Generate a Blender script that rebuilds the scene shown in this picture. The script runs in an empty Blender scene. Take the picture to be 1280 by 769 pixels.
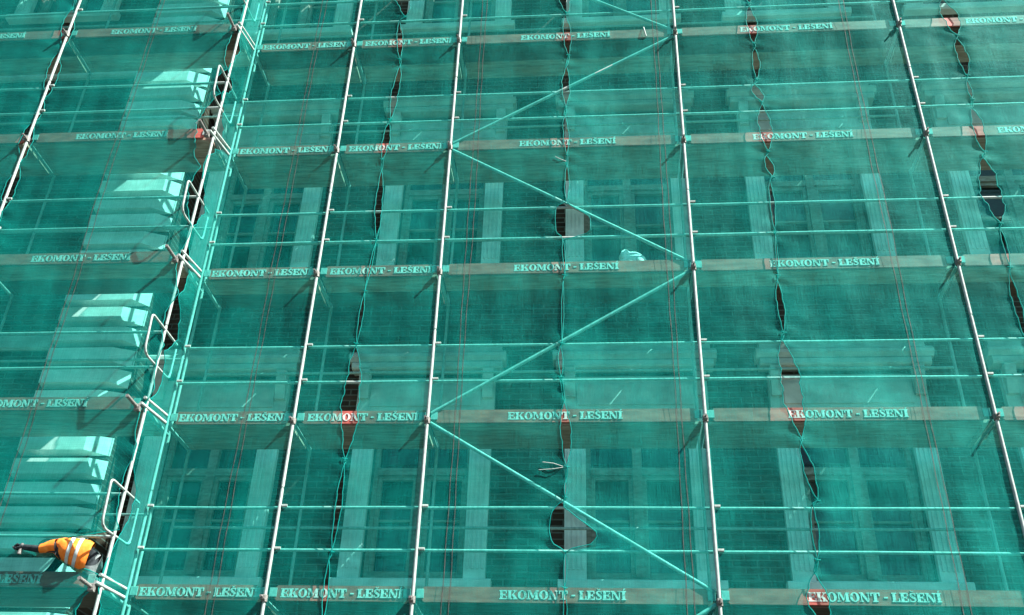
import bpy, math, random
from mathutils import Vector
random.seed(7)
sc = bpy.context.scene
COL = sc.collection
PI = math.pi

# ------------------------------------------------------------------ helpers
class MB:
    """collects boxes, tubes and strips; build() links them as one mesh object"""
    def __init__(s): s.v = []; s.f = []; s.sm = []
    def quad(s, a, b, c, d, smooth=False):
        n = len(s.v); s.v += [tuple(a), tuple(b), tuple(c), tuple(d)]; s.f.append((n, n+1, n+2, n+3)); s.sm.append(smooth)
    def hexa(s, p):
        n = len(s.v); s.v += [tuple(q) for q in p]
        for f in ((0,3,2,1),(4,5,6,7),(0,1,5,4),(1,2,6,5),(2,3,7,6),(3,0,4,7)):
            s.f.append(tuple(n+i for i in f)); s.sm.append(False)
    def box(s, x0, y0, z0, x1, y1, z1):
        s.hexa([(x0,y0,z0),(x1,y0,z0),(x1,y1,z0),(x0,y1,z0),(x0,y0,z1),(x1,y0,z1),(x1,y1,z1),(x0,y1,z1)])
    def bbox(s, x0, y0, z0, x1, y1, z1, c=.006):
        """box with the four long edges along x chamfered on the outer side"""
        prof = [(y0+c,z0),(y1,z0),(y1,z1),(y0+c,z1),(y0,z1-c),(y0,z0+c)]
        n = len(s.v); k = len(prof)
        for x in (x0, x1):
            for (y, z) in prof: s.v.append((x,y,z))
        for i in range(k):
            j = (i+1) % k; s.f.append((n+i, n+j, n+k+j, n+k+i)); s.sm.append(False)
        s.f.append(tuple(n+i for i in range(k))[::-1]); s.f.append(tuple(n+k+i for i in range(k))); s.sm += [False, False]
    def prism(s, pts, y0, y1):
        n = len(s.v); k = len(pts)
        for y in (y0, y1):
            for (x, z) in pts: s.v.append((x, y, z))
        for i in range(k):
            j = (i+1) % k; s.f.append((n+i, n+j, n+k+j, n+k+i)); s.sm.append(False)
        s.f.append(tuple(n+i for i in range(k))); s.f.append(tuple(n+k+i for i in range(k))[::-1]); s.sm += [False, False]
    def tube(s, pts, r, n=10, caps=True):
        pts = [Vector(p) for p in pts]; rs = r if isinstance(r, (list, tuple)) else [r]*len(pts)
        base = len(s.v); up = None
        for i, p in enumerate(pts):
            t = (pts[min(i+1, len(pts)-1)] - pts[max(i-1, 0)]).normalized()
            if up is None:
                a = Vector((0,0,1)) if abs(t.z) < .9 else Vector((0,1,0))
                up = (a - t*a.dot(t)).normalized()
            else: up = (up - t*up.dot(t)).normalized()
            w = t.cross(up)
            for k in range(n):
                an = 2*PI*k/n; s.v.append(tuple(p + (up*math.cos(an) + w*math.sin(an))*rs[i]))
        for i in range(len(pts)-1):
            for k in range(n):
                a = base+i*n+k; b = base+i*n+(k+1) % n
                s.f.append((a, b, b+n, a+n)); s.sm.append(True)
        if caps:
            for ring, rev in ((0, True), (len(pts)-1, False)):      # caps keep vertices of their own
                c = len(s.v); s.v += [s.v[base+ring*n+k] for k in range(n)]
                q = tuple(c+k for k in range(n)); s.f.append(q[::-1] if rev else q); s.sm.append(False)
    def ell(s, c, r, nu=14, nv=9, wob=0, seed=0):
        rnd = random.Random(seed); n = len(s.v)
        ph = [rnd.uniform(0, 6.28) for _ in range(6)]
        for j in range(nv+1):
            th = PI*j/nv
            for i in range(nu):
                a = 2*PI*i/nu
                k = 1 + wob*(math.sin(3*a+ph[0]+2*th)+math.sin(5*a+ph[1]-3*th)*.7+math.sin(4*th+ph[2]+a)*.8)
                s.v.append((c[0]+r[0]*k*math.sin(th)*math.cos(a), c[1]+r[1]*k*math.sin(th)*math.sin(a), c[2]+r[2]*k*math.cos(th)))
        for j in range(nv):
            for i in range(nu):
                a = n+j*nu+i; b = n+j*nu+(i+1) % nu
                s.f.append((a, a+nu, b+nu, b)); s.sm.append(True)
    def build(s, name, mat, parent=None, **props):
        me = bpy.data.meshes.new(name); me.from_pydata(s.v, [], s.f); me.update()
        me.polygons.foreach_set('use_smooth', s.sm)
        me.materials.append(mat)
        o = bpy.data.objects.new(name, me); COL.objects.link(o)
        if parent: o.parent = parent
        for k, v in props.items(): o[k] = v
        return o

def empty(name, label, cat, loc=(0,0,0), group=None):
    o = bpy.data.objects.new(name, None); COL.objects.link(o); o.location = loc; o.empty_display_size = .1
    o['label'] = label; o['category'] = cat
    if group: o['group'] = group
    return o

def lerp_list(L, z):
    """piecewise linear x(z) through [(z, x)] sorted by z"""
    if z <= L[0][0]: return L[0][1]
    for (z0, x0), (z1, x1) in zip(L, L[1:]):
        if z <= z1: return x0 + (x1-x0)*(z-z0)/max(z1-z0, 1e-6)
    return L[-1][1]

# ------------------------------------------------------------------ materials
def mat(name):
    m = bpy.data.materials.new(name); m.use_nodes = True
    nt = m.node_tree; nt.nodes.clear()
    out = nt.nodes.new('ShaderNodeOutputMaterial')
    return m, nt, out
def N(nt, t, **k):
    n = nt.nodes.new(t)
    for a, v in k.items():
        if a.startswith('in_'): n.inputs[a[3:].replace('_', ' ')].default_value = v
        else: setattr(n, a, v)
    return n
def coords(nt, scale=(1,1,1)):
    tc = N(nt, 'ShaderNodeTexCoord'); mp = N(nt, 'ShaderNodeMapping'); mp.inputs['Scale'].default_value = scale
    nt.links.new(tc.outputs['Object'], mp.inputs['Vector']); return mp.outputs['Vector']
def simple(name, c0, c1, rough=.6, metal=0., scale=(6,6,6), nscale=3., bump=.15, detail=6., spec=.3, lo=.35, hi=.68):
    m, nt, out = mat(name); L = nt.links
    v = coords(nt, scale); no = N(nt, 'ShaderNodeTexNoise'); no.inputs['Scale'].default_value = nscale; no.inputs['Detail'].default_value = detail
    L.new(v, no.inputs['Vector'])
    cr = N(nt, 'ShaderNodeValToRGB'); cr.color_ramp.elements[0].position = lo; cr.color_ramp.elements[1].position = hi
    cr.color_ramp.elements[0].color = (*c0, 1); cr.color_ramp.elements[1].color = (*c1, 1)
    L.new(no.outputs['Fac'], cr.inputs['Fac'])
    p = N(nt, 'ShaderNodeBsdfPrincipled'); p.inputs['Roughness'].default_value = rough; p.inputs['Metallic'].default_value = metal
    p.inputs['Specular IOR Level'].default_value = spec
    L.new(cr.outputs['Color'], p.inputs['Base Color'])
    if bump:
        b = N(nt, 'ShaderNodeBump'); b.inputs['Strength'].default_value = bump; b.inputs['Distance'].default_value = .01
        L.new(no.outputs['Fac'], b.inputs['Height']); L.new(b.outputs['Normal'], p.inputs['Normal'])
    L.new(p.outputs['BSDF'], out.inputs['Surface'])
    return m

def net_material(name, col, cover, baked_light=1.):
    """woven debris net: open weave lets part of the light straight through, the threads scatter the rest"""
    col = tuple(c*baked_light for c in col); m, nt, out = mat(name); L = nt.links  # thread colour scaled per sheet to carry the light rising to the upper right
    v1 = coords(nt, (1.3, 1.3, .9)); n1 = N(nt, 'ShaderNodeTexNoise'); n1.inputs['Scale'].default_value = 1.1; n1.inputs['Detail'].default_value = 5.; L.new(v1, n1.inputs['Vector'])
    v2 = coords(nt, (140, 140, 5)); n2 = N(nt, 'ShaderNodeTexNoise'); n2.inputs['Scale'].default_value = 1.; n2.inputs['Detail'].default_value = 2.; L.new(v2, n2.inputs['Vector'])
    v3 = coords(nt, (4, 4, 120)); n3 = N(nt, 'ShaderNodeTexNoise'); n3.inputs['Scale'].default_value = 1.; n3.inputs['Detail'].default_value = 2.; L.new(v3, n3.inputs['Vector'])
    def math_(op, a, b, bv=None):
        q = N(nt, 'ShaderNodeMath', operation=op)
        if hasattr(a, 'name'): L.new(a, q.inputs[0])
        else: q.inputs[0].default_value = a
        if hasattr(b, 'name'): L.new(b, q.inputs[1])
        else: q.inputs[1].default_value = b
        return q.outputs[0]
    w = math_('ADD', math_('MULTIPLY', math_('SUBTRACT', n2.outputs['Fac'], .5), .32), math_('MULTIPLY', math_('SUBTRACT', n3.outputs['Fac'], .5), .24))
    w = math_('ADD', w, math_('MULTIPLY', math_('SUBTRACT', n1.outputs['Fac'], .5), .38))
    c = math_('ADD', w, cover)
    cr = N(nt, 'ShaderNodeValToRGB'); cr.color_ramp.elements[0].position = .3; cr.color_ramp.elements[1].position = .7
    cr.color_ramp.elements[0].color = (col[0]*.8, col[1]*.88, col[2]*.9, 1); cr.color_ramp.elements[1].color = (col[0]*1.2, col[1]*1.1, col[2]*1.08, 1)
    L.new(n1.outputs['Fac'], cr.inputs['Fac'])
    b = N(nt, 'ShaderNodeBump'); b.inputs['Strength'].default_value = .2; b.inputs['Distance'].default_value = .01
    L.new(math_('ADD', n2.outputs['Fac'], n3.outputs['Fac']), b.inputs['Height'])
    d = N(nt, 'ShaderNodeBsdfPrincipled'); t = N(nt, 'ShaderNodeBsdfTranslucent')
    d.inputs['Roughness'].default_value = .6; d.inputs['Specular IOR Level'].default_value = .24; d.inputs['Specular Tint'].default_value = (.45, 1, .95, 1)
    for s in (d, t): L.new(cr.outputs['Color'], s.inputs[0]); L.new(b.outputs['Normal'], s.inputs['Normal'])
    mx = N(nt, 'ShaderNodeMixShader'); mx.inputs[0].default_value = .42; L.new(d.outputs[0], mx.inputs[1]); L.new(t.outputs[0], mx.inputs[2])
    tr = N(nt, 'ShaderNodeBsdfTransparent'); tr.inputs[0].default_value = (.51, 1, .955, 1)
    m2 = N(nt, 'ShaderNodeMixShader'); L.new(c, m2.inputs[0]); L.new(tr.outputs[0], m2.inputs[1]); L.new(mx.outputs[0], m2.inputs[2])
    L.new(m2.outputs[0], out.inputs['Surface'])
    return m

def brick_material():
    m, nt, out = mat('brick'); L = nt.links
    tc = N(nt, 'ShaderNodeTexCoord'); sx = N(nt, 'ShaderNodeSeparateXYZ'); cx = N(nt, 'ShaderNodeCombineXYZ')
    L.new(tc.outputs['Object'], sx.inputs[0]); L.new(sx.outputs['X'], cx.inputs['X']); L.new(sx.outputs['Z'], cx.inputs['Y'])
    b = N(nt, 'ShaderNodeTexBrick'); L.new(cx.outputs[0], b.inputs['Vector'])
    b.inputs['Scale'].default_value = 1.; b.inputs['Brick Width'].default_value = .27; b.inputs['Row Height'].default_value = .078
    b.inputs['Mortar Size'].default_value = .009; b.inputs['Mortar Smooth'].default_value = .2; b.inputs['Bias'].default_value = -.2
    b.inputs['Color1'].default_value = (.070,.034,.024,1); b.inputs['Color2'].default_value = (.024,.013,.010,1); b.inputs['Mortar'].default_value = (.12,.105,.09,1)
    n = N(nt, 'ShaderNodeTexNoise'); n.inputs['Scale'].default_value = 2.3; n.inputs['Detail'].default_value = 6; L.new(cx.outputs[0], n.inputs['Vector'])
    mp = N(nt, 'ShaderNodeMapRange'); mp.inputs['From Min'].default_value = .3; mp.inputs['From Max'].default_value = .7; mp.inputs['To Min'].default_value = .55; mp.inputs['To Max'].default_value = 1.35
    L.new(n.outputs['Fac'], mp.inputs['Value'])
    mu = N(nt, 'ShaderNodeMix', data_type='RGBA', blend_type='MULTIPLY'); mu.inputs[0].default_value = 1
    L.new(b.outputs['Color'], mu.inputs[6]); L.new(mp.outputs[0], mu.inputs[7])
    p = N(nt, 'ShaderNodeBsdfPrincipled'); p.inputs['Roughness'].default_value = .85; p.inputs['Specular IOR Level'].default_value = .2
    L.new(mu.outputs[2], p.inputs['Base Color'])
    bp = N(nt, 'ShaderNodeBump'); bp.inputs['Strength'].default_value = .5; bp.inputs['Distance'].default_value = .01; bp.invert = True
    L.new(b.outputs['Fac'], bp.inputs['Height']); L.new(bp.outputs['Normal'], p.inputs['Normal'])
    L.new(p.outputs[0], out.inputs['Surface']); return m

NETC = (.002, .52, .445)
M = dict(
    net = net_material('green_net', NETC, .38),
    hem = net_material('net_hem', (.003, .30, .27), .72),
    seam = simple('net_seam', (.03,.04,.038), (.10,.085,.075), .8, bump=0),
    brick = brick_material(),
    stone = simple('pale_plaster', (.58,.56,.53), (.80,.78,.74), .8, scale=(1.5,1.5,2.2), nscale=3),
    block = simple('pale_block_stone', (.66,.64,.60), (.84,.82,.78), .9, scale=(2,2,3), nscale=3, spec=.1),
    stone2 = simple('grey_plaster', (.36,.345,.32), (.54,.52,.48), .8, scale=(1.5,1.5,2.2), nscale=3),
    wood = simple('window_paint', (.20,.17,.14), (.34,.30,.26), .55, scale=(3,3,9)),
    woodl = simple('pale_window_paint', (.42,.40,.36), (.58,.56,.52), .5, scale=(3,3,9)),
    glass = simple('dark_glass', (.008,.008,.008), (.02,.02,.02), .08, bump=.04, spec=.5, nscale=1.2, scale=(1,1,1)),
    curtain = simple('curtained_glass', (.03,.03,.028), (.09,.088,.083), .12, bump=.03, spec=.5, nscale=1., scale=(7,1,.6)),
    steel = simple('galvanised_steel', (.21,.27,.25), (.33,.405,.375), .7, 0., scale=(9,9,5), nscale=4, bump=.05, spec=.5),
    steeld = simple('worn_steel', (.10,.10,.095), (.26,.26,.24), .55, .2, scale=(20,20,20), nscale=4, bump=.05),
    board = simple('red_board', (.30,.058,.048), (.50,.125,.095), .6, scale=(2,8,8), nscale=2.4),
    paint = simple('white_lettering', (.26,.22,.19), (.58,.55,.51), .6, scale=(9,9,9), nscale=5, lo=.33, hi=.52),
    plankl = simple('pale_plank', (.24,.15,.11), (.46,.34,.27), .7, scale=(1.2,9,9), nscale=3),
    plankd = simple('brown_plank', (.07,.036,.026), (.15,.08,.06), .7, scale=(1.2,9,9), nscale=3),
    orange = simple('orange_cloth', (.66,.15,.015), (.82,.27,.05), .75, scale=(7,7,7), nscale=2.5, spec=.1),
    tape = simple('silver_tape', (.28,.36,.34), (.48,.56,.53), .4, scale=(5,5,5), spec=.4),
    trouser = simple('grey_cloth', (.10,.13,.13), (.21,.25,.25), .85, scale=(8,8,8), spec=.1),
    sleeve = simple('dark_cloth', (.012,.018,.02), (.035,.045,.05), .85, scale=(8,8,8), spec=.1),
    skin = simple('skin', (.36,.20,.14), (.46,.27,.20), .55, scale=(6,6,6), bump=.03),
    hair = simple('dark_hair', (.01,.008,.006), (.03,.02,.016), .6, scale=(30,30,30)),
    sack = simple('white_sack', (.58,.57,.52), (.86,.85,.80), .45, scale=(6,6,6), nscale=4, bump=.6),
    ground = simple('stone_setts', (.04,.04,.04), (.075,.07,.07), .85, scale=(1,1,1), nscale=3),
)

# ------------------------------------------------------------------ layout (metres; z = 0 is the lowest deck in view)
POLES = [-3.022, -1.532, 0.0, 3.07, 6.135, 9.205]      # main scaffold, front face y = 0
WPOLES = [-8.24, -5.668, -3.122]                        # wing scaffold, front face y = -0.4
YW = -.4
TOP, GROUND = 12.9, -4.55
LEV = [0, 1, 2, 3, 4]
ROW = ['lowest row', 'second row up', 'middle row', 'fourth row up', 'top row']
BAYS = [  # x0, x1, front y, words
    (POLES[0], POLES[1], 0, 'narrow corner bay'),
    (POLES[1], POLES[2], 0, 'narrow bay before the zigzag'),
    (POLES[2], POLES[3], 0, 'wide bay with the zigzag'),
    (POLES[3], POLES[4], 0, 'wide bay after the zigzag'),
    (POLES[4], POLES[5], 0, 'end bay past the last pole'),
    (WPOLES[1], WPOLES[2], YW, 'wing bay before the stone blocks'),
    (WPOLES[0], WPOLES[1], YW, 'outermost wing bay'),
]

# ------------------------------------------------------------------ ground
g = MB(); g.quad((-160,-160,GROUND),(160,-160,GROUND),(160,160,GROUND),(-160,160,GROUND))
g.build('street_paving', M['ground'], None, kind='structure')

# ------------------------------------------------------------------ building
bld = empty('brick_building', 'dark brick facade with pale pilasters and tall windows behind the green netting', 'building', (1.5, 1.1, GROUND))
def part(mb, name, m, parent=None):
    p = parent or bld
    o = mb.build(name, m, None); o.parent = p
    o.matrix_parent_inverse = Vector((0,0,0)) and p.matrix_world.inverted() if False else o.matrix_parent_inverse
    # keep world coordinates: parents carry only a location
    q = p; off = Vector((0,0,0))
    while q is not None: off += q.location; q = q.parent
    o.location = -off
    return o
XL, XR, ZT = -3.9, 10.6, 14.0
WIN = []   # x0, x1, z0, z1
cols = [(-3.49,-2.27), (-.83,.36), (1.75,2.97), (4.25,5.57), (7.0,8.22), (9.45, 10.3)]
rows = [(.46, 2.52), (4.72, 6.88), (9.42, 11.6)]
for r in rows:
    for c in cols: WIN.append((c[0], c[1], r[0], r[1]))
YF, YR = 1.08, 1.27
def wall_sheet(x0, x1, z0, z1, y, holes, depth):
    mb = MB()
    xs = sorted({x0, x1, *[h[0] for h in holes], *[h[1] for h in holes]}); zs = sorted({z0, z1, *[h[2] for h in holes], *[h[3] for h in holes]})
    for a, b in zip(xs, xs[1:]):
        for c, d in zip(zs, zs[1:]):
            mx, mz = (a+b)/2, (c+d)/2
            if any(h[0] < mx < h[1] and h[2] < mz < h[3] for h in holes): continue
            mb.quad((a,y,c),(b,y,c),(b,y,d),(a,y,d))
    for h in holes:
        a, b, c, d = h
        mb.quad((a,y,c),(a,y+depth,c),(a,y+depth,d),(a,y,d)); mb.quad((b,y,c),(b,y,d),(b,y+depth,d),(b,y+depth,c))
        mb.quad((a,y,c),(b,y,c),(b,y+depth,c),(a,y+depth,c)); mb.quad((a,y,d),(a,y+depth,d),(b,y+depth,d),(b,y,d))
    return mb
w = wall_sheet(XL, XR, GROUND, ZT, YF, WIN, .3)
WWIN = [(-7.15, -5.95, 9.42, 11.6)]
w2 = wall_sheet(-10.5, XL, GROUND, ZT, .55, WWIN, .3)
w2.quad((XL,.55,GROUND),(XL,YF,GROUND),(XL,YF,ZT),(XL,.55,ZT))
w2.quad((-10.5,.55,ZT),(XL,.55,ZT),(XL,8,ZT),(-10.5,8,ZT)); w.quad((XL,YF,ZT),(XR,YF,ZT),(XR,8,ZT),(XL,8,ZT))
w.quad((XR,YF,GROUND),(XR,8,GROUND),(XR,8,ZT),(XR,YF,ZT)); w2.quad((-10.5,.55,GROUND),(-10.5,8,GROUND),(-10.5,8,ZT),(-10.5,.55,ZT))
part(w, 'wall', M['brick']); part(w2, 'wall', M['brick'])
def window(x0, x1, z0, z1, y, curt):
    fm = M['wood']
    f = MB(); t = .055; mid = (x0+x1)/2; zt = z0+(z1-z0)*.66; ya = y+.13; yb = y+.21
    f.box(x0, ya, z0, x0+t, yb, z1); f.box(x1-t, ya, z0, x1, yb, z1)
    f.box(x0+t, ya, z0, x1-t, yb, z0+t+.02); f.box(x0+t, ya, z1-t, x1-t, yb, z1)
    f.box(mid-.055, ya-.02, z0+t+.02, mid+.055, yb, z1-t); 
    f.box(x0+t, ya-.01, zt-.045, mid-.055, yb, zt+.045); f.box(mid+.055, ya-.01, zt-.045, x1-t, yb, zt+.045)
    fo = part(f, 'window', fm)
    for (a, b) in ((x0+t, mid-.055), (mid+.055, x1-t)):
        s = MB(); s.box(a+.002, ya+.02, z0+t+.022, a+.052, yb-.01, zt-.047); s.box(b-.052, ya+.02, z0+t+.022, b-.002, yb-.01, zt-.047)
        s.box(a+.054, ya+.02, z0+t+.022, b-.054, yb-.01, z0+t+.08); s.box(a+.054, ya+.02, zt-.1, b-.054, yb-.01, zt-.047)
        zz = z0+(zt-z0)*.55; s.box(a+.054, ya+.03, zz-.014, b-.054, yb-.01, zz+.014)
        part(s, 'casement', fm, fo)
    p = MB(); p.quad((x0,y+.2,z0),(x1,y+.2,z0),(x1,y+.2,zt),(x0,y+.2,zt)); part(p, 'pane', M['curtain'] if curt else M['glass'], fo)
    p = MB(); p.quad((x0,y+.2,zt),(x1,y+.2,zt),(x1,y+.2,z1),(x0,y+.2,z1)); part(p, 'transom_pane', M['glass'], fo)
def surround(x0, x1, z0, z1, y, k):
    """two pilasters, sill, frieze and cornice round one window"""
    for (a, b) in ((x0-.25, x0), (x1, x1+.25)):
        s = MB(); s.box(a, y-.08, z0-.02, b, y+.05, z1+.02)
        for q in range(4):   # shallow flutes cut as proud fillets
            xx = a+.035+q*.055; s.box(xx, y-.092, z0+.1, xx+.026, y-.08, z1-.05)
        part(s, 'pilaster', M['stone'])
    s = MB(); s.bbox(x0-.32, y-.14, z0-.14, x1+.32, y+.03, z0-.022, .02); part(s, 'sill', M['stone'])
    s = MB(); s.box(x0-.27, y-.085, z1+.022, x1+.27, y+.03, z1+.47)
    s.box(x0-.1, y-.10, z1+.08, x1+.1, y-.085, z1+.36)
    part(s, 'frieze', M['stone2'])
    for (a, b) in ((x0-.25, x0-.12), (x1+.12, x1+.25)):
        s = MB(); s.hexa([(a,y-.13,z1+.18),(b,y-.13,z1+.18),(b,y-.085,z1+.18),(a,y-.085,z1+.18),(a,y-.22,z1+.54),(b,y-.22,z1+.54),(b,y-.085,z1+.54),(a,y-.085,z1+.54)])
        part(s, 'bracket', M['stone2'])
    s = MB(); s.bbox(x0-.36, y-.20, z1+.56, x1+.36, y+.03, z1+.66, .02); s.bbox(x0-.40, y-.24, z1+.66, x1+.40, y+.03, z1+.80, .05); s.bbox(x0-.34, y-.12, z1+.80, x1+.34, y+.03, z1+.93, .03)
    part(s, 'cornice', M['stone2'])
for i, (a, b, c, d) in enumerate(WIN):
    window(a, b, c, d, YF, (i % 6) in (2, 3)); surround(a, b, c, d, YF, i)
a, b, c, d = WWIN[0]; window(a, b, c, d, .55, False); surround(a, b, c, d, .55, 0)
# rusticated corner: courses with chamfered joints
q = MB(); z = GROUND; k = 0
while z < ZT-.3:
    x0, x1 = -4.98, -4.06 - (.10 if k % 2 else 0)
    q.hexa([(x0,.56,z),(-3.885,.56,z),(-3.885,.56,z+.232),(x0,.56,z+.232), (x0,.425,z+.03),(x1,.425,z+.03),(x1,.425,z+.222),(x0,.425,z+.222)])
    z += .3; k += 1
part(q, 'corner_stone_blocks', M['block'])
for (z0, z1, yy, mm) in ((7.98, 8.40, .47, 'stone2'), (3.2, 3.42, .49, 'stone2')):
    s = MB(); s.bbox(-10.4, yy, z0, -4.99, .56, z1, .03); part(s, 'string_course', M[mm])
# ------------------------------------------------------------------ scaffolds
scm = empty('scaffold', 'long main scaffold of steel tubes with a zigzag brace', 'scaffold', (3.1, .36, GROUND))
scw = empty('scaffold', 'shorter wing scaffold standing proud of the main one, before pale stone blocks', 'scaffold', (-5.7, -.04, GROUND))
RS = .0185
def jitter(s): return (random.random()-.5)*2*s
def standard(par, x, y, z0=GROUND, z1=TOP, collars=(1.1, 5.1, 9.1), m='steel'):
    s = MB(); zs = [z0] + [c for c in collars if z0 < c < z1] + [z1]
    for a, b in zip(zs, zs[1:]):
        s.tube([(x, y, a+.012), (x, y, b-.012)], RS, 12)
    for c in zs[1:-1]:
        s.tube([(x, y, c-.02), (x, y, c+.02)], RS*.72, 10)
    part(s, 'standard', M[m], par)
YS = -.009
for i, x in enumerate(POLES):
    standard(scm, x, .035 if i == 0 else YS, collars=((1.1,7.1),(1.12,5.2),(3.1,7.2),(5.1,),(3.2,7.1),(1.1,))[i])
    standard(scm, x, .76, collars=(1.6, 5.6))
for i, x in enumerate(WPOLES):
    standard(scw, x, YW+(.045 if i == 2 else YS), collars=(3.0, 7.0))
    standard(scw, x, YW+.76, collars=(1.6, 5.6))
def rail(par, x0, x1, y, z, r=.0175, stub=True, name='guard_rail'):
    s = MB(); sag = jitter(.006)
    s.tube([(x0+.02, y, z+jitter(.004)), ((x0+x1)/2, y, z+sag), (x1-.02, y, z+jitter(.004))], r, 8)
    part(s, name, M['steel'], par)
    if stub:
        s = MB(); s.bbox(x0+.022, y-.075, z-.013, x0+.085, y-.05, z+.013, .005); part(s, 'wedge_head', M['steel'], par)
for (x0, x1, y, wd) in BAYS:
    par = scm if y == 0 else scw
    for k in LEV:
        z = k*2.0
        if k < 4 or True:
            rail(par, x0, x1, y+.055, z+.45); rail(par, x0, x1, y+.055, z+.92)
            if x0 < 6.1: rail(par, x0, x1, y+.76, z+.95, .0175, False, 'inner_rail')
def coupler(par, x, y, z, brace=0):
    s = MB()
    s.tube([(x, y, z-.035), (x, y, z+.035)], .032, 10)
    s.bbox(x-.024, y-.07, z-.026, x+.02, y-.02, z+.022, .008)
    s.tube([(x-.004, y-.07, z), (x-.006, y-.125, z-.004)], .012, 8)
    part(s, 'coupler', M['steeld'], par)
for i, x in enumerate(POLES):
    for k in LEV + [5]:
        z = 2.0*k-.06
        s = MB(); yf = .035 if i == 0 else YS
        s.tube([(x, yf+.05, z-.03), (x, .72, z-.03)], .021, 8); part(s, 'transom', M['steel'], scm)
        if 1 <= i <= 4: coupler(scm, x, YS, z-.02)
for i, x in enumerate(WPOLES):
    for k in LEV + [5]:
        z = 2.0*k-.06
        s = MB(); s.tube([(x, YW+.05, z-.03), (x, YW+.72, z-.03)], .021, 8); part(s, 'transom', M['steel'], scw)
        if i == 1: coupler(scw, x, YW+YS, z-.02)
# zigzag brace just inside the net
YB = .034
br = [(0,3.07,1,2), (3.07,0,2,3), (0,3.07,3,4), (3.07,0,4,5), (0,3.07,1,0), (3.07,0,0,-1)]
for (xa, xb, ka, kb) in br:
    s = MB(); sgn = 1 if xb > xa else -1
    za, zb = ka*2.0+(.03 if kb > ka else -.09), kb*2.0+(-.09 if kb > ka else .03)
    s.tube([(xa+sgn*.03, YB, za), ((xa+xb)/2, YB-.002, (za+zb)/2), (xb-sgn*.03, YB, zb)], .021, 10)
    part(s, 'diagonal_brace', M['steel'], scm)
# U-shaped end guards sticking out past the wing, and the short corner ties under each deck
def rounded(pts, r, n=6):
    out = []
    P = [Vector(p) for p in pts]
    for i, p in enumerate(P):
        if i in (0, len(P)-1): out.append(p); continue
        a = p+(P[i-1]-p).normalized()*r; b = p+(P[i+1]-p).normalized()*r
        for k in range(n+1):
            t = k/n; out.append(a*(1-t)**2 + p*2*t*(1-t) + b*t*t)
    return out
for k, (za, zb, yt) in enumerate(((.46,.94,-.67), (2.46,2.93,-.71), (4.46,4.90,-.69), (6.43,6.93,-.66), (8.45,8.93,-.68))):
    s = MB(); x = -3.10; xt = -3.135
    s.tube(rounded([(x,-.02,zb),(xt,yt,zb+.02),(xt-.005,yt+.04,za+.05),(xt,yt+.1,za),(x,-.06,za),(x+.0,-.02,za+.04),(x,-.02,zb-.06)], .06), .0135, 8)
    part(s, 'end_guard_rail', M['steel'], scw)
    z = 2*k-.06
    s = MB(); s.tube([(-3.14, YW-.06, z), (-3.03, .02, z-.02)], .02, 8); s.tube([(-3.13, YW-.02, z+.09), (-3.03, .03, z+.07)], .018, 8)
    part(s, 'corner_tie', M['steel'], scw)
    s = MB(); s.tube([(-3.17, YW-.03, z-.05), (-3.19, YW-.30, z-.03)], .02, 8); s.bbox(-3.20, YW-.07, z-.09, -3.14, YW-.02, z-.01, .01)
    part(s, 'projecting_stub', M['steeld'], scw)

# ------------------------------------------------------------------ deck planks
for (x0, x1, y, wd) in BAYS:
    for k in LEV:
        if wd.startswith('end bay') and k == 0: continue
        if wd.startswith('outermost') and k < 3: continue
        z = 2.0*k
        for j, (ya, yb) in enumerate(((.075, .388), (.393, .725))):
            light = {0: (0,0), 1: (1,1), 2: (1,0), 3: (1,1), 4: (0,1)}[k][j]
            s = MB(); e = .035+random.random()*.015; dz = jitter(.004)
            xe = x1-e if not wd.startswith('wing') else -3.15
            s.box(x0+e, y+ya, z-.098+dz, xe, y+yb, z-.06+dz)
            for xx in (x0+e+.02, x1-e-.07): s.box(xx, y+ya+.01, z-.106+dz, xx+.05, y+yb-.01, z-.0985+dz)
            o = s.build('deck_plank', M['plankl' if light else 'plankd'])
            o['label'] = '%s deck plank on the %s side, %s, %s' % ('pale' if light else 'dark brown', 'street' if j == 0 else 'wall', ROW[k], wd)
            o['category'] = 'plank'; o['group'] = 'scaffold deck planks'

for (x0, x1, y, wd) in BAYS:      # the decks of the lifts above the picture
    for k in (5, 6):
        s = MB(); s.box(x0+.03, y+.075, 2.0*k-.098, -3.15 if wd.startswith('wing') else x1-.03, y+.725, 2.0*k-.06)
        part(s, 'upper_deck', M['plankl'], scm if y == 0 else scw)

for k in range(7):                # the next bay along, just past the picture's edge
    s = MB(); s.box(POLES[5]+.03, .075, 2.0*k-.098, POLES[5]+3.04, .725, 2.0*k-.06); part(s, 'upper_deck', M['plankl'], scm)
s = MB(); s.box(POLES[4]+.03, .075, -.098, POLES[5]-.03, .725, -.06); part(s, 'upper_deck', M['plankl'], scm)

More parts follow.
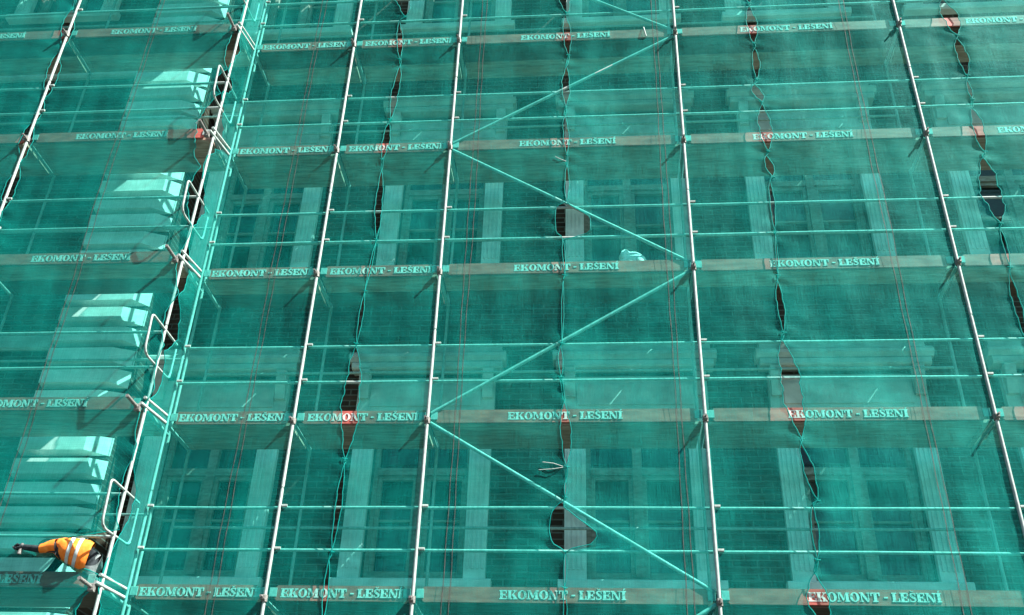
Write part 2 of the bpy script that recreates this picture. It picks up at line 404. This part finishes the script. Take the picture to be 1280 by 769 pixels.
# ------------------------------------------------------------------ toe boards with lettering
def ring(cx, cz, rx, rz, ix, iz, n=14):
    L = []
    for i in range(n):
        a, b = 2*PI*i/n, 2*PI*(i+1)/n
        L.append([(cx+ix*math.cos(a), cz+iz*math.sin(a)), (cx+rx*math.cos(a), cz+rz*math.sin(a)), (cx+rx*math.cos(b), cz+rz*math.sin(b)), (cx+ix*math.cos(b), cz+iz*math.sin(b))])
    return L
def R_(a, b, c, d): return [(a,b),(c,b),(c,d),(a,d)]
def ribbon(pts, ws):
    L = []
    for i in range(len(pts)-1):
        (xa, za), (xb, zb) = pts[i], pts[i+1]; l = math.hypot(xb-xa, zb-za); nx, nz = -(zb-za)/l, (xb-xa)/l
        wa, wb = ws[i]/2, ws[i+1]/2
        L.append([(xa-nx*wa, za-nz*wa), (xb-nx*wb, zb-nz*wb), (xb+nx*wb, zb+nz*wb), (xa+nx*wa, za+nz*wa)])
    return L
S_ = ribbon([(.60,.80),(.52,.91),(.36,.945),(.20,.90),(.15,.76),(.24,.62),(.40,.51),(.54,.40),(.59,.25),(.50,.10),(.34,.055),(.18,.09),(.10,.22)], [.05,.11,.12,.14,.19,.23,.25,.24,.19,.14,.12,.11,.05]) + [R_(.56,.68,.63,.97), R_(.07,.03,.14,.32)]
GL = {
 'E': (.84, [R_(.08,0,.36,1), R_(0,.88,.08,1), R_(0,0,.08,.12), R_(.36,.87,.76,1), R_(.36,0,.80,.13), R_(.36,.44,.56,.56), R_(.65,.66,.76,.87), R_(.68,.13,.80,.36), R_(.53,.34,.62,.66)]),
 'K': (1.02, [R_(.08,0,.36,1), R_(0,.88,.08,1), R_(0,0,.08,.12), R_(.36,.88,.46,1), R_(.36,0,.46,.12), [(.36,.36),(.47,.44),(.84,.88),(.70,.88)], [(.44,.52),(.60,.66),(.96,.12),(.64,.12)], R_(.58,.88,.95,1), R_(.56,0,1.0,.12)]),
 'O': (.94, ring(.46,.5,.45,.52,.19,.42)),
 'M': (1.24, [R_(.12,.12,.22,.88), R_(0,.0,.36,.12), R_(.84,.12,1.10,.88), R_(.72,0,1.22,.12), [(0,.88),(.40,.88),(.40,1),(0,1)], R_(.84,.88,1.22,1), [(.22,.88),(.44,.88),(.68,.22),(.56,.08)], [(.56,.08),(.68,.22),(.84,.88),(.80,.88)]]),
 'N': (1.06, [R_(.12,.12,.22,.88), R_(0,0,.34,.12), R_(0,.88,.36,1), [(.14,.88),(.40,.88),(.90,0),(.66,0)], R_(.80,.12,.90,.88), R_(.66,.88,1.04,1)]),
 'T': (.92, [R_(.30,.12,.58,.87), R_(.18,0,.70,.12), R_(0,.87,.88,1), R_(0,.62,.11,.87), R_(.77,.62,.88,.87)]),
 '-': (.50, [R_(.04,.38,.42,.54)]), ' ': (.30, []),
 'L': (.80, [R_(.08,.13,.36,.88), R_(0,.88,.48,1), R_(0,0,.76,.13), R_(.64,.13,.76,.42)]),
 'S': (.72, S_ + [[(.33,1.05),(.39,1.05),(.56,1.22),(.46,1.22)], [(.33,1.05),(.39,1.05),(.26,1.22),(.16,1.22)]]),
 'I': (.50, [R_(.08,.12,.36,.88), R_(0,.88,.46,1), R_(0,0,.46,.12), [(.14,1.06),(.24,1.06),(.42,1.26),(.24,1.26)]]),
}
TXT = 'EKOMONT - LESENI'      # S and I carry their caron and acute
TW = sum(GL[c][0] for c in TXT)
def lettering(cx, y, zb, width, h):
    s = MB(); x = cx-width/2; kx = width/TW; n = 0
    for c in TXT:
        w_, polys = GL[c]
        for p in polys:
            s.prism([(x+a*kx, zb+b*h) for a, b in p], y-.0015-n*.00006, y+.001); n += 1
        x += w_*kx
    return s
for (x0, x1, y, wd) in BAYS:
    for k in LEV:
        if wd.startswith('end bay') and k == 0: continue
        if wd.startswith('outermost') and k < 3: continue
        z = 2.0*k; cx = (x0+x1)/2
        xa, xb = x0+.075, x1-.075
        if wd.startswith('wing'): xb = x1-.12; cx -= .02
        t = empty('toe_board', 'red toe board lettered in white, %s, %s' % (ROW[k], wd), 'toe board', (cx, y+.05, z-.09), 'lettered red toe boards')
        c = .035; dz = jitter(.004)
        s = MB()
        pts = [(xa, z-.085+c+dz), (xa+c, z-.085+dz), (xb-c, z-.085+dz), (xb, z-.085+c+dz), (xb, z+.072-c+dz), (xb-c, z+.072+dz), (xa+c, z+.072+dz), (xa, z+.072-c+dz)]
        s.prism(pts, y+.038, y+.062)
        part(s, 'board', M['board'], t)
        lt = lettering(cx+(.02 if x1-x0 < 2 else jitter(.03)), y+.037, z-.052+dz, 1.28, .092)
        part(lt, 'lettering', M['paint'], t)
        for (u, v) in ((xa-.045, xa+.03), (xb-.03, xb+.045)):
            s = MB(); s.bbox(u, y+.026, z-.05+dz, v, y+.037, z+.045+dz, .004); part(s, 'end_clip', M['steel'], t)

# ------------------------------------------------------------------ nets
JOINTS = {   # openings down each joint: z top, x top, z bottom, x bottom, width
    'C': [(9.147, 1.44, 8.418, 1.55, 0.153), (8.403, 1.52, 7.557, 1.57, 0.091), (7.356, 1.54, 6.575, 1.53, 0.088), (6.431, 1.52, 5.729, 1.55, 0.064), (5.553, 1.55, 4.935, 1.55, 0.051), (4.414, 1.50, 3.841, 1.53, 0.029), (3.818, 1.51, 2.894, 1.50, 0.024), (2.862, 1.48, 2.454, 1.49, 0.046), (2.140, 1.53, 1.362, 1.56, 0.096), (1.215, 1.55, 1.017, 1.54, 0.026), (0.427, 1.55, 0.056, 1.54, 0.028), (0.031, 1.54, -0.379, 1.55, 0.032)],
    'B': [(9.389, -0.99, 8.468, -0.83, 0.183), (8.388, -0.91, 7.597, -0.83, 0.071), (7.518, -0.82, 6.456, -0.86, 0.079), (6.412, -0.87, 5.747, -0.90, 0.077), (5.569, -0.89, 4.436, -0.84, 0.073), (4.412, -0.84, 3.669, -0.90, 0.020), (3.646, -0.90, 2.927, -0.92, 0.039), (2.895, -0.92, 1.462, -0.88, 0.158), (1.405, -0.88, 0.414, -0.89, 0.052), (0.329, -0.91, -0.329, -0.89, 0.042)],
    'D': [(9.063, 4.17, 8.469, 4.15, 0.102), (8.420, 4.14, 7.662, 4.14, 0.121), (7.584, 4.14, 6.976, 4.11, 0.086), (6.874, 4.07, 6.565, 4.13, 0.126), (6.508, 4.13, 5.703, 4.13, 0.143), (5.637, 4.10, 5.281, 4.14, 0.090), (5.243, 4.10, 4.432, 4.08, 0.058), (4.384, 4.08, 3.788, 4.05, 0.028), (3.742, 4.04, 3.006, 4.03, 0.073), (2.922, 4.00, 1.680, 4.07, 0.182), (1.615, 4.05, 0.984, 4.15, 0.099), (0.932, 4.09, 0.358, 4.07, 0.064), (0.212, 4.02, -0.313, 4.05, 0.169)],
    'E': [(9.155, 6.81, 8.445, 6.82, 0.153), (8.396, 6.81, 7.675, 6.87, 0.191), (7.629, 6.85, 6.922, 6.85, 0.124), (6.850, 6.83, 6.492, 6.82, 0.060), (6.353, 6.79, 5.606, 6.80, 0.127), (5.516, 6.75, 4.481, 6.74, 0.207), (4.422, 6.72, 3.844, 6.71, 0.054), (3.788, 6.68, 2.874, 6.66, 0.087), (2.822, 6.65, 1.568, 6.51, 0.116)],
    'L1': [(7.937, -3.14, 7.144, -3.15, 0.093), (7.098, -3.15, 6.691, -3.15, 0.125), (6.647, -3.17, 5.422, -3.20, 0.198), (5.352, -3.17, 4.449, -3.10, 0.116), (4.204, -3.10, 3.474, -3.07, 0.070), (3.406, -3.05, 2.704, -3.07, 0.087), (2.683, -3.07, 2.155, -3.05, 0.038), (1.956, -3.13, 1.472, -3.11, 0.036), (1.284, -3.11, 0.520, -3.06, 0.079), (-0.102, -3.16, -0.497, -3.18, 0.124)],
    'L0': [(8.467, -5.74, 7.664, -5.67, 0.136), (7.569, -5.71, 6.696, -5.63, 0.143), (6.652, -5.66, 6.260, -5.65, 0.070), (6.241, -5.71, 5.574, -5.65, 0.136), (5.492, -5.66, 4.710, -5.65, 0.121)],
}
HOLES = {   # wider tears, as z -> x of the net edge on either side
    ('C', 'l'): [[(4.40,1.507),(4.477,1.418),(4.688,1.406),(4.89,1.415),(4.935,1.53)], [(.452,1.533),(.477,1.442),(.545,1.40),(.665,1.374),(.84,1.397),(.928,1.455),(.985,1.539)]],
    ('C', 'r'): [[(4.40,1.537),(4.444,1.765),(4.491,1.844),(4.714,1.846),(4.818,1.717),(4.935,1.556)], [(.453,1.558),(.479,1.779),(.53,1.837),(.616,1.888),(.77,1.699),(.893,1.548)]],
    ('L1', 'l'): [[(.036,-3.2),(.093,-3.266),(.109,-3.389),(.175,-3.491),(.25,-3.615),(.268,-3.742),(.285,-3.86),(.324,-3.885),(.359,-3.732),(.415,-3.63),(.446,-3.376),(.489,-3.19)]],
}
def edge(j, side, z):
    L = JOINTS[j]; pts = []
    for (z0, x0, z1, x1, w_) in L: pts += [(z0, x0), (z1, x1)]
    pts.sort(); c = lerp_list(pts, z); s = -1 if side == 'l' else 1
    for H in HOLES.get((j, side), []):
        if H[0][0] < z < H[-1][0]: return lerp_list(H, z)
    for (z0, x0, z1, x1, w_) in L:
        if z1 < z < z0:
            t = (z-z1)/(z0-z1); ph = z0*7+(0 if side == 'l' else 2.3)
            rag = 1+.12*math.sin(9*z+ph)+.10*math.sin(23*z+2*ph)+.07*math.sin(51*z+ph)
            return c + s*(rag*w_*(.88 if j == 'L1' else .62)*math.sin(PI*t)**.7 - .003)
    return c - s*(.012 if j != 'L1' or side == 'l' else 0)
def tie_dist(j, z):
    """0 at a tie (where two openings meet), 1 mid-opening"""
    for (z0, x0, z1, x1, w_) in JOINTS[j]:
        if z1 < z < z0: return math.sin(PI*(z-z1)/(z0-z1))
    return 0
def ripple(x, z, y0):
    P = POLES if y0 == 0 else WPOLES
    d = min(abs(x-p) for p in P); pin = min(1, d/.30)
    k = z/2-math.floor(z/2+.5); pz = .45+.55*min(1, abs(k)/.12)      # held in at each deck
    b = .012*math.sin(2.1*x+1.3*z+.6)+.009*math.sin(4.3*x-1.1*z+2*math.sin(.9*z))+.005*math.sin(9.7*x+.8*z)+.004*math.sin(3.3*z+5.1*x)
    b += .0022*math.sin(23*x+1.7*math.sin(2*z)) + .0016*math.sin(19*z+3*x)
    # stress folds fanning out from every pole node
    xp = min(P, key=lambda p: abs(x-p)); dx = x-xp; dzz = k*2
    rr = math.hypot(dx, dzz)
    b += .010*math.exp(-rr/.22)*math.sin(7*math.atan2(dzz, dx)+1)
    return pin*(-.010+pz*b*1.0) + (1-pin)*.0015*math.sin(17*z)
def panel(label, yside, lj, rj, seam_x, xl=None, xr=None, wrap=False, baked_light=1., cover=.215):
    """one hanging net sheet between two joints; its hems and its stitched seam are parts"""
    y0 = yside; Z0, Z1, dz = -2.4, 12.6, .022
    nz = int((Z1-Z0)/dz)
    NU = 64
    s = MB(); hemL, hemR = [], []
    for r in range(nz+1):
        z = Z0+r*dz
        a = xl if lj is None else edge(lj, 'r', z)
        b = xr if rj is None else edge(rj, 'l', z)
        row = []
        us = [.5-.5*math.cos(PI*(i/NU)) *(.6+.4*abs(math.cos(PI*i/NU))) for i in range(NU+1)]
        us = [(u-us[0])/(us[-1]-us[0]) for u in us]
        if wrap:   # starts on the wing's front line and turns the corner to the main face
            g_ = a-(-3.12); sx, sy = -3.118+g_*.3, YW+.01+max(0, g_)*2.2
            for i in range(9):
                t = i/9; bow = .02*math.sin(PI*t)+.010*math.sin(5*z+3*t)*math.sin(PI*t)
                row.append((sx+(-3.035-sx)*t+bow*.6, sy+(-.002-sy)*t+bow*.3, z))
            a = -3.03
        for u in us:
            x = a+(b-a)*u
            y = y0+ripple(x, z, y0)
            if lj and not wrap:
                dd = x-a
                if dd < .5:
                    td = tie_dist(lj, z); y += math.exp(-dd/.05)*(.012*td) + .009*math.exp(-dd/.13)*math.sin(26*z+14*dd)*(1-td) + .004
            if rj:
                dd = b-x
                if dd < .5:
                    td = tie_dist(rj, z); y -= math.exp(-dd/.05)*(.014*td) + .009*math.exp(-dd/.13)*math.sin(24*z-13*dd+1)*(1-td)
            row.append((x, y, z))
        n = len(s.v); s.v += row; w_ = len(row)
        if r:
            for i in range(w_-1):
                s.f.append((n-w_+i, n-w_+i+1, n+i+1, n+i)); s.sm.append(True)
        hemL.append(row[0]); hemR.append(row[-1])
    o = s.build('safety_net', net_material('green_net', NETC, cover, baked_light), None, label=label, category='net', group='green safety net sheets')
    for pts, on in ((hemL, lj), (hemR, rj)):
        if on is None: continue
        h = MB(); h.tube([(p[0], p[1]-.003, p[2]) for p in pts[::2]], .0055, 6); h.build('hem', M['hem'], o)
    if seam_x is not None:
        for dx in (-.032, .032):
            h = MB(); prev = None
            for r in range(0, nz+1, 3):
                z = Z0+r*dz; x = seam_x+dx+.006*math.sin(1.3*z+dx*40)+.003*math.sin(9*z); y = y0+ripple(x, z, y0)-.004
                cur = ((x-.0034, y, z), (x+.0034, y, z))
                if prev: h.quad(prev[0], prev[1], cur[1], cur[0])
                prev = cur
            h.build('stitched_seam', M['seam'], o)
    return o
n1 = panel('green net sheet wrapping the scaffold corner, ending at the narrow dark joint', 0, 'L1', 'B', -2.09, wrap=True, baked_light=.84)
n2 = panel('green net sheet behind the zigzag brace, its straight edge meeting the two ragged holes', 0, 'B', 'C', .34, baked_light=.90)
n3 = panel('green net sheet with the white sack behind it, after the ragged holes', 0, 'C', 'D', 2.79, baked_light=1.05)
n4 = panel('green net sheet between the two joints with strings of dark lens gaps', 0, 'D', 'E', 5.42, baked_light=1.2)
n5 = panel('sliver of green net past the outermost string of dark lens gaps', 0, 'E', None, None, xr=12.6, baked_light=1.3)  # colour raised here to imitate the brighter light on this side
n6 = panel('green net sheet crossed by slanting guard shadows, with the worker leaning out of it', YW, 'L0', 'L1', -4.385, baked_light=.62, cover=.35)
n7 = panel('small corner of green net beyond the bright pole with black slits', YW, None, 'L0', -7.0, xl=-8.6, baked_light=.66, cover=.40)
# loose cords at ties, eyelet cords along the joints
def cord(par, pts, r=.006):
    s = MB(); s.tube(pts, r, 6); s.build('tie_cord', M['steel'], par)
cord(n2, [(1.52,-.02,1.36),(1.42,-.05,1.385),(1.30,-.05,1.40)], .005); cord(n2, [(1.52,-.02,1.35),(1.4,-.05,1.32),(1.26,-.05,1.31)], .004)
cord(n2, [(1.54,-.02,5.62),(1.46,-.05,5.64),(1.40,-.05,5.68)], .005)
cord(n3, [(2.63,-.03,8.04),(2.64,-.05,7.95),(2.66,-.03,7.86)], .010)
for j, net in (('B', n2), ('C', n3), ('D', n4), ('E', n5)):
    for (z0, x0, z1, x1, w_) in JOINTS[j]:
        s = MB(); s.tube([(x1-.03, -.018, z1+.01), (x1, -.03, z1-.012), (x1+.03, -.016, z1-.004)], .006, 6); s.build('tie_cord', M['hem'], net)

# ------------------------------------------------------------------ sack on the deck
s = MB(); s.ell((2.36, .18, 4.12), (.17, .09, .17), 26, 16, .045, 3); s.ell((2.27, .17, 4.22), (.075, .06, .10), 18, 12, .08, 5); s.ell((2.45, .13, 4.10), (.085, .07, .10), 18, 12, .05, 9)
o = s.build('sack', M['sack'], None, label='lumpy white plastic sack on the deck behind the zigzag brace', category='sack')

# ------------------------------------------------------------------ worker bending out of the wing net
wk = empty('person', 'worker in orange vest with silver bands, bent low and reaching out of the net', 'person', (-3.35, -.2, -.06))
def skin_obj(name, verts, edges, radii, m, root=0, sub=2):
    me = bpy.data.meshes.new(name); me.from_pydata(verts, edges, []); me.update(); me.materials.append(m)
    o = bpy.data.objects.new(name, me); COL.objects.link(o)
    sk = o.modifiers.new('skin', 'SKIN'); sk.use_smooth_shade = True
    for i, r in enumerate(radii):
        d = me.skin_vertices[0].data[i]; d.radius = r if isinstance(r, tuple) else (r, r); d.use_root = (i == root)
    ss = o.modifiers.new('sub', 'SUBSURF'); ss.levels = sub; ss.render_levels = sub
    o.parent = wk; o.location = -wk.location
    return o
# body: pelvis, spine to the neck, kneeling legs (trousers), arms
V = [(-3.26,-.20,.25), (-3.38,-.30,.27), (-3.52,-.36,.29), (-3.60,-.34,.31), (-3.66,-.31,.33),            # 0-4 pelvis .. neck
     (-3.58,-.46,.30), (-3.74,-.475,.27), (-3.88,-.46,.29), (-3.94,-.46,.30),                               # 5-8 near arm
     (-3.60,-.22,.30), (-3.72,-.20,.12), (-3.80,-.28,.0),                                                   # 9-11 far arm
     (-3.225,-.30,.22), (-3.23,-.33,.02), (-3.19,-.02,.0), (-3.20,.05,.0),                                  # 12-15 near leg
     (-3.30,-.10,.22), (-3.40,-.12,.02), (-3.33,.20,.0), (-3.33,.28,.0)]                                    # 16-19 far leg
Ed = [(0,1),(1,2),(2,3),(3,4),(3,5),(5,6),(6,7),(7,8),(3,9),(9,10),(10,11),(0,12),(12,13),(13,14),(14,15),(0,16),(16,17),(17,18),(18,19)]
Rd = [.13,.13,.14,.10,.05, .055,.042,.032,.034, .055,.042,.03, .082,.062,.048,.042, .082,.062,.048,.042]
skin_obj('body', V, Ed, Rd, M['sleeve'])
# trousers over hips and legs
skin_obj('trousers', [V[0],(-3.32,-.25,.26),V[12],V[13],V[14],V[16],V[17],V[18]], [(0,1),(0,2),(2,3),(3,4),(0,5),(5,6),(6,7)], [.138,.138,.09,.07,.055,.09,.07,.055], M['trouser'])
# head with face, tucked down beyond the shoulder
h = MB(); h.ell((-3.77,-.30,.33), (.105,.078,.085), 20, 14, .006, 2)
h.ell((-3.865,-.325,.30), (.03,.018,.016), 10, 8); h.ell((-3.845,-.30,.262), (.022,.03,.010), 10, 8)
h.ell((-3.78,-.383,.325), (.022,.012,.03), 10, 8); h.ell((-3.855,-.345,.33), (.010,.012,.009), 8, 6); h.ell((-3.86,-.275,.33), (.010,.012,.009), 8, 6)
part(h, 'head', M['skin'], wk)
h = MB(); h.ell((-3.755,-.295,.352), (.112,.088,.086), 22, 14, .02, 4); part(h, 'hair', M['hair'], wk)
# gloved hand closed round a dark tool
fing = MB()
for i in range(4):
    yy = -.49+i*.02; ln = (.055,.065,.062,.05)[i]
    fing.tube([(-3.945,yy,.305),(-3.945-ln*.6,yy-.004,.315),(-3.945-ln,yy-.002,.298),(-3.945-ln*.9,yy,.275),(-3.945-ln*.5,yy,.268)], [.0105,.0105,.010,.009,.008], 8)
fing.tube([(-3.935,-.495,.29),(-3.960,-.505,.275),(-3.985,-.49,.268)], [.012,.011,.009], 8)
fing.ell((-3.940,-.46,.297), (.035,.045,.022), 14, 10)
part(fing, 'glove', M['sleeve'], wk)
t = MB(); t.tube([(-3.955,-.47,.288),(-4.025,-.47,.285),(-3.9855,-.47,.27)], [.013,.02,.016], 8); t.tube([(-3.940,-.47,.33),(-3.9455,-.47,.22)], [.016,.022], 8)
to = t.build('hammer', M['steeld'], None, label='small dark hammer gripped by the bent over worker', category='tool')
# vest: loft along the spine plus a short sleeve and a hanging hem
def loft(rings, n=24, wr=.0, seed=1):
    s = MB(); rnd = random.Random(seed); ph = rnd.uniform(0, 6)
    for (c, ry, rz, ax) in rings:
        ax = Vector(ax).normalized(); side = ax.cross(Vector((0,0,1))).normalized(); up = side.cross(ax)
        for i in range(n):
            a = 2*PI*i/n; k = 1+wr*(math.sin(5*a+ph+c[0]*30)+.6*math.sin(9*a-c[0]*40))
            droop = -.05 if False else 0
            p = Vector(c)+side*(ry*k*math.cos(a))+up*(rz*k*math.sin(a)); s.v.append(tuple(p))
    m_ = len(rings)
    for j in range(m_-1):
        for i in range(n):
            a = j*n+i; b = j*n+(i+1) % n; s.f.append((a, b, b+n, a+n)); s.sm.append(True)
    return s
ax = (-1,-.35,.1)
ringsv = [((-3.255,-.33,.22),.135,.165,ax),((-3.31,-.345,.235),.15,.175,ax),((-3.39,-.36,.262),.15,.15,ax),((-3.47,-.375,.285),.148,.132,ax),((-3.55,-.385,.305),.14,.108,ax),((-3.61,-.385,.325),.11,.08,ax),((-3.65,-.36,.335),.07,.055,ax)]
def at_ring(t):
    i = min(int(t), len(ringsv)-2); f = t-i; A, B = ringsv[i], ringsv[i+1]
    return (tuple(A[0][k]*(1-f)+B[0][k]*f for k in range(3)), A[1]*(1-f)+B[1]*f, A[2]*(1-f)+B[2]*f, ax)
v = loft([at_ring(i*.25) for i in range(25)], 30, .022, 2)
v2 = loft([((-3.57,-.46,.31),.078,.072,(-1,-.1,-.12)),((-3.63,-.468,.30),.07,.062,(-1,-.1,-.1)),((-3.665,-.473,.288),.062,.054,(-1,-.08,-.1)),((-3.695,-.475,.28),.058,.048,(-1,0,.05)),((-3.72,-.474,.276),.058,.046,(-1,0,.05))], 18, .03, 3)
n = len(v.v); v.v += v2.v; v.f += [tuple(i+n for i in f) for f in v2.f]; v.sm += v2.sm
# hem that hangs forward below the belly
vo = part(v, 'vest', M['orange'], wk)
for t0 in (1.55, 2.55):
    rs = []
    for i in range(5):
        c_, a_, b_, x_ = at_ring(t0+i*.11); rs.append((c_, a_*1.03+.003, b_*1.03+.003, x_))
    part(loft(rs, 30, .022, 2), 'reflective_band', M['tape'], vo)

wk.location.x -= .075; to.location.x -= .075

# ------------------------------------------------------------------ camera, light, world
cam = bpy.data.cameras.new('camera'); co = bpy.data.objects.new('camera', cam); COL.objects.link(co)
P_ = (1.8934, -10.0835, -2.938); yaw, pitch, roll, F = .0979, .5591, .0370, 1256.166
cy, sy, cp, sp = math.cos(yaw), math.sin(yaw), math.cos(pitch), math.sin(pitch)
f = Vector((-sy*cp, cy*cp, sp)); r = Vector((cy, sy, 0)); u = r.cross(f)
cr_, sr = math.cos(roll), math.sin(roll); r2 = r*cr_+u*sr; u2 = -r*sr+u*cr_
from mathutils import Matrix
co.matrix_world = Matrix(((r2.x,u2.x,-f.x,P_[0]),(r2.y,u2.y,-f.y,P_[1]),(r2.z,u2.z,-f.z,P_[2]),(0,0,0,1)))
cam.sensor_width = 36; cam.lens = F/1280*36; cam.clip_end = 800; cam.clip_start = .1
sc.camera = co

SUN = Vector((.70, -.30, .93)).normalized()    # towards the sun
sl = bpy.data.lights.new('sun', 'SUN'); sl.energy = 5.0; sl.angle = math.radians(.5); sl.color = (1, .95, .88)
so = bpy.data.objects.new('sun', sl); COL.objects.link(so); so.rotation_euler = SUN.to_track_quat('Z', 'Y').to_euler(); so.location = (20,-10,30)
wd_ = bpy.data.worlds.new('World'); sc.world = wd_; wd_.use_nodes = True
nt = wd_.node_tree; bg = nt.nodes['Background']; sky = nt.nodes.new('ShaderNodeTexSky'); sky.sky_type = 'NISHITA'; sky.sun_disc = False
sky.sun_elevation = math.asin(SUN.z); sky.sun_rotation = math.atan2(SUN.x, SUN.y)
sky.air_density = 1.; sky.dust_density = 2.
nt.links.new(sky.outputs[0], bg.inputs[0]); bg.inputs[1].default_value = .05

sc.render.engine = 'CYCLES'
sc.cycles.use_denoising = True
sc.cycles.max_bounces = 8; sc.cycles.transparent_max_bounces = 24; sc.cycles.diffuse_bounces = 4
sc.view_settings.view_transform = 'Standard'; sc.view_settings.look = 'None'; sc.view_settings.gamma = 1; sc.view_settings.use_curve_mapping = False
sc.view_settings.exposure = 2.0
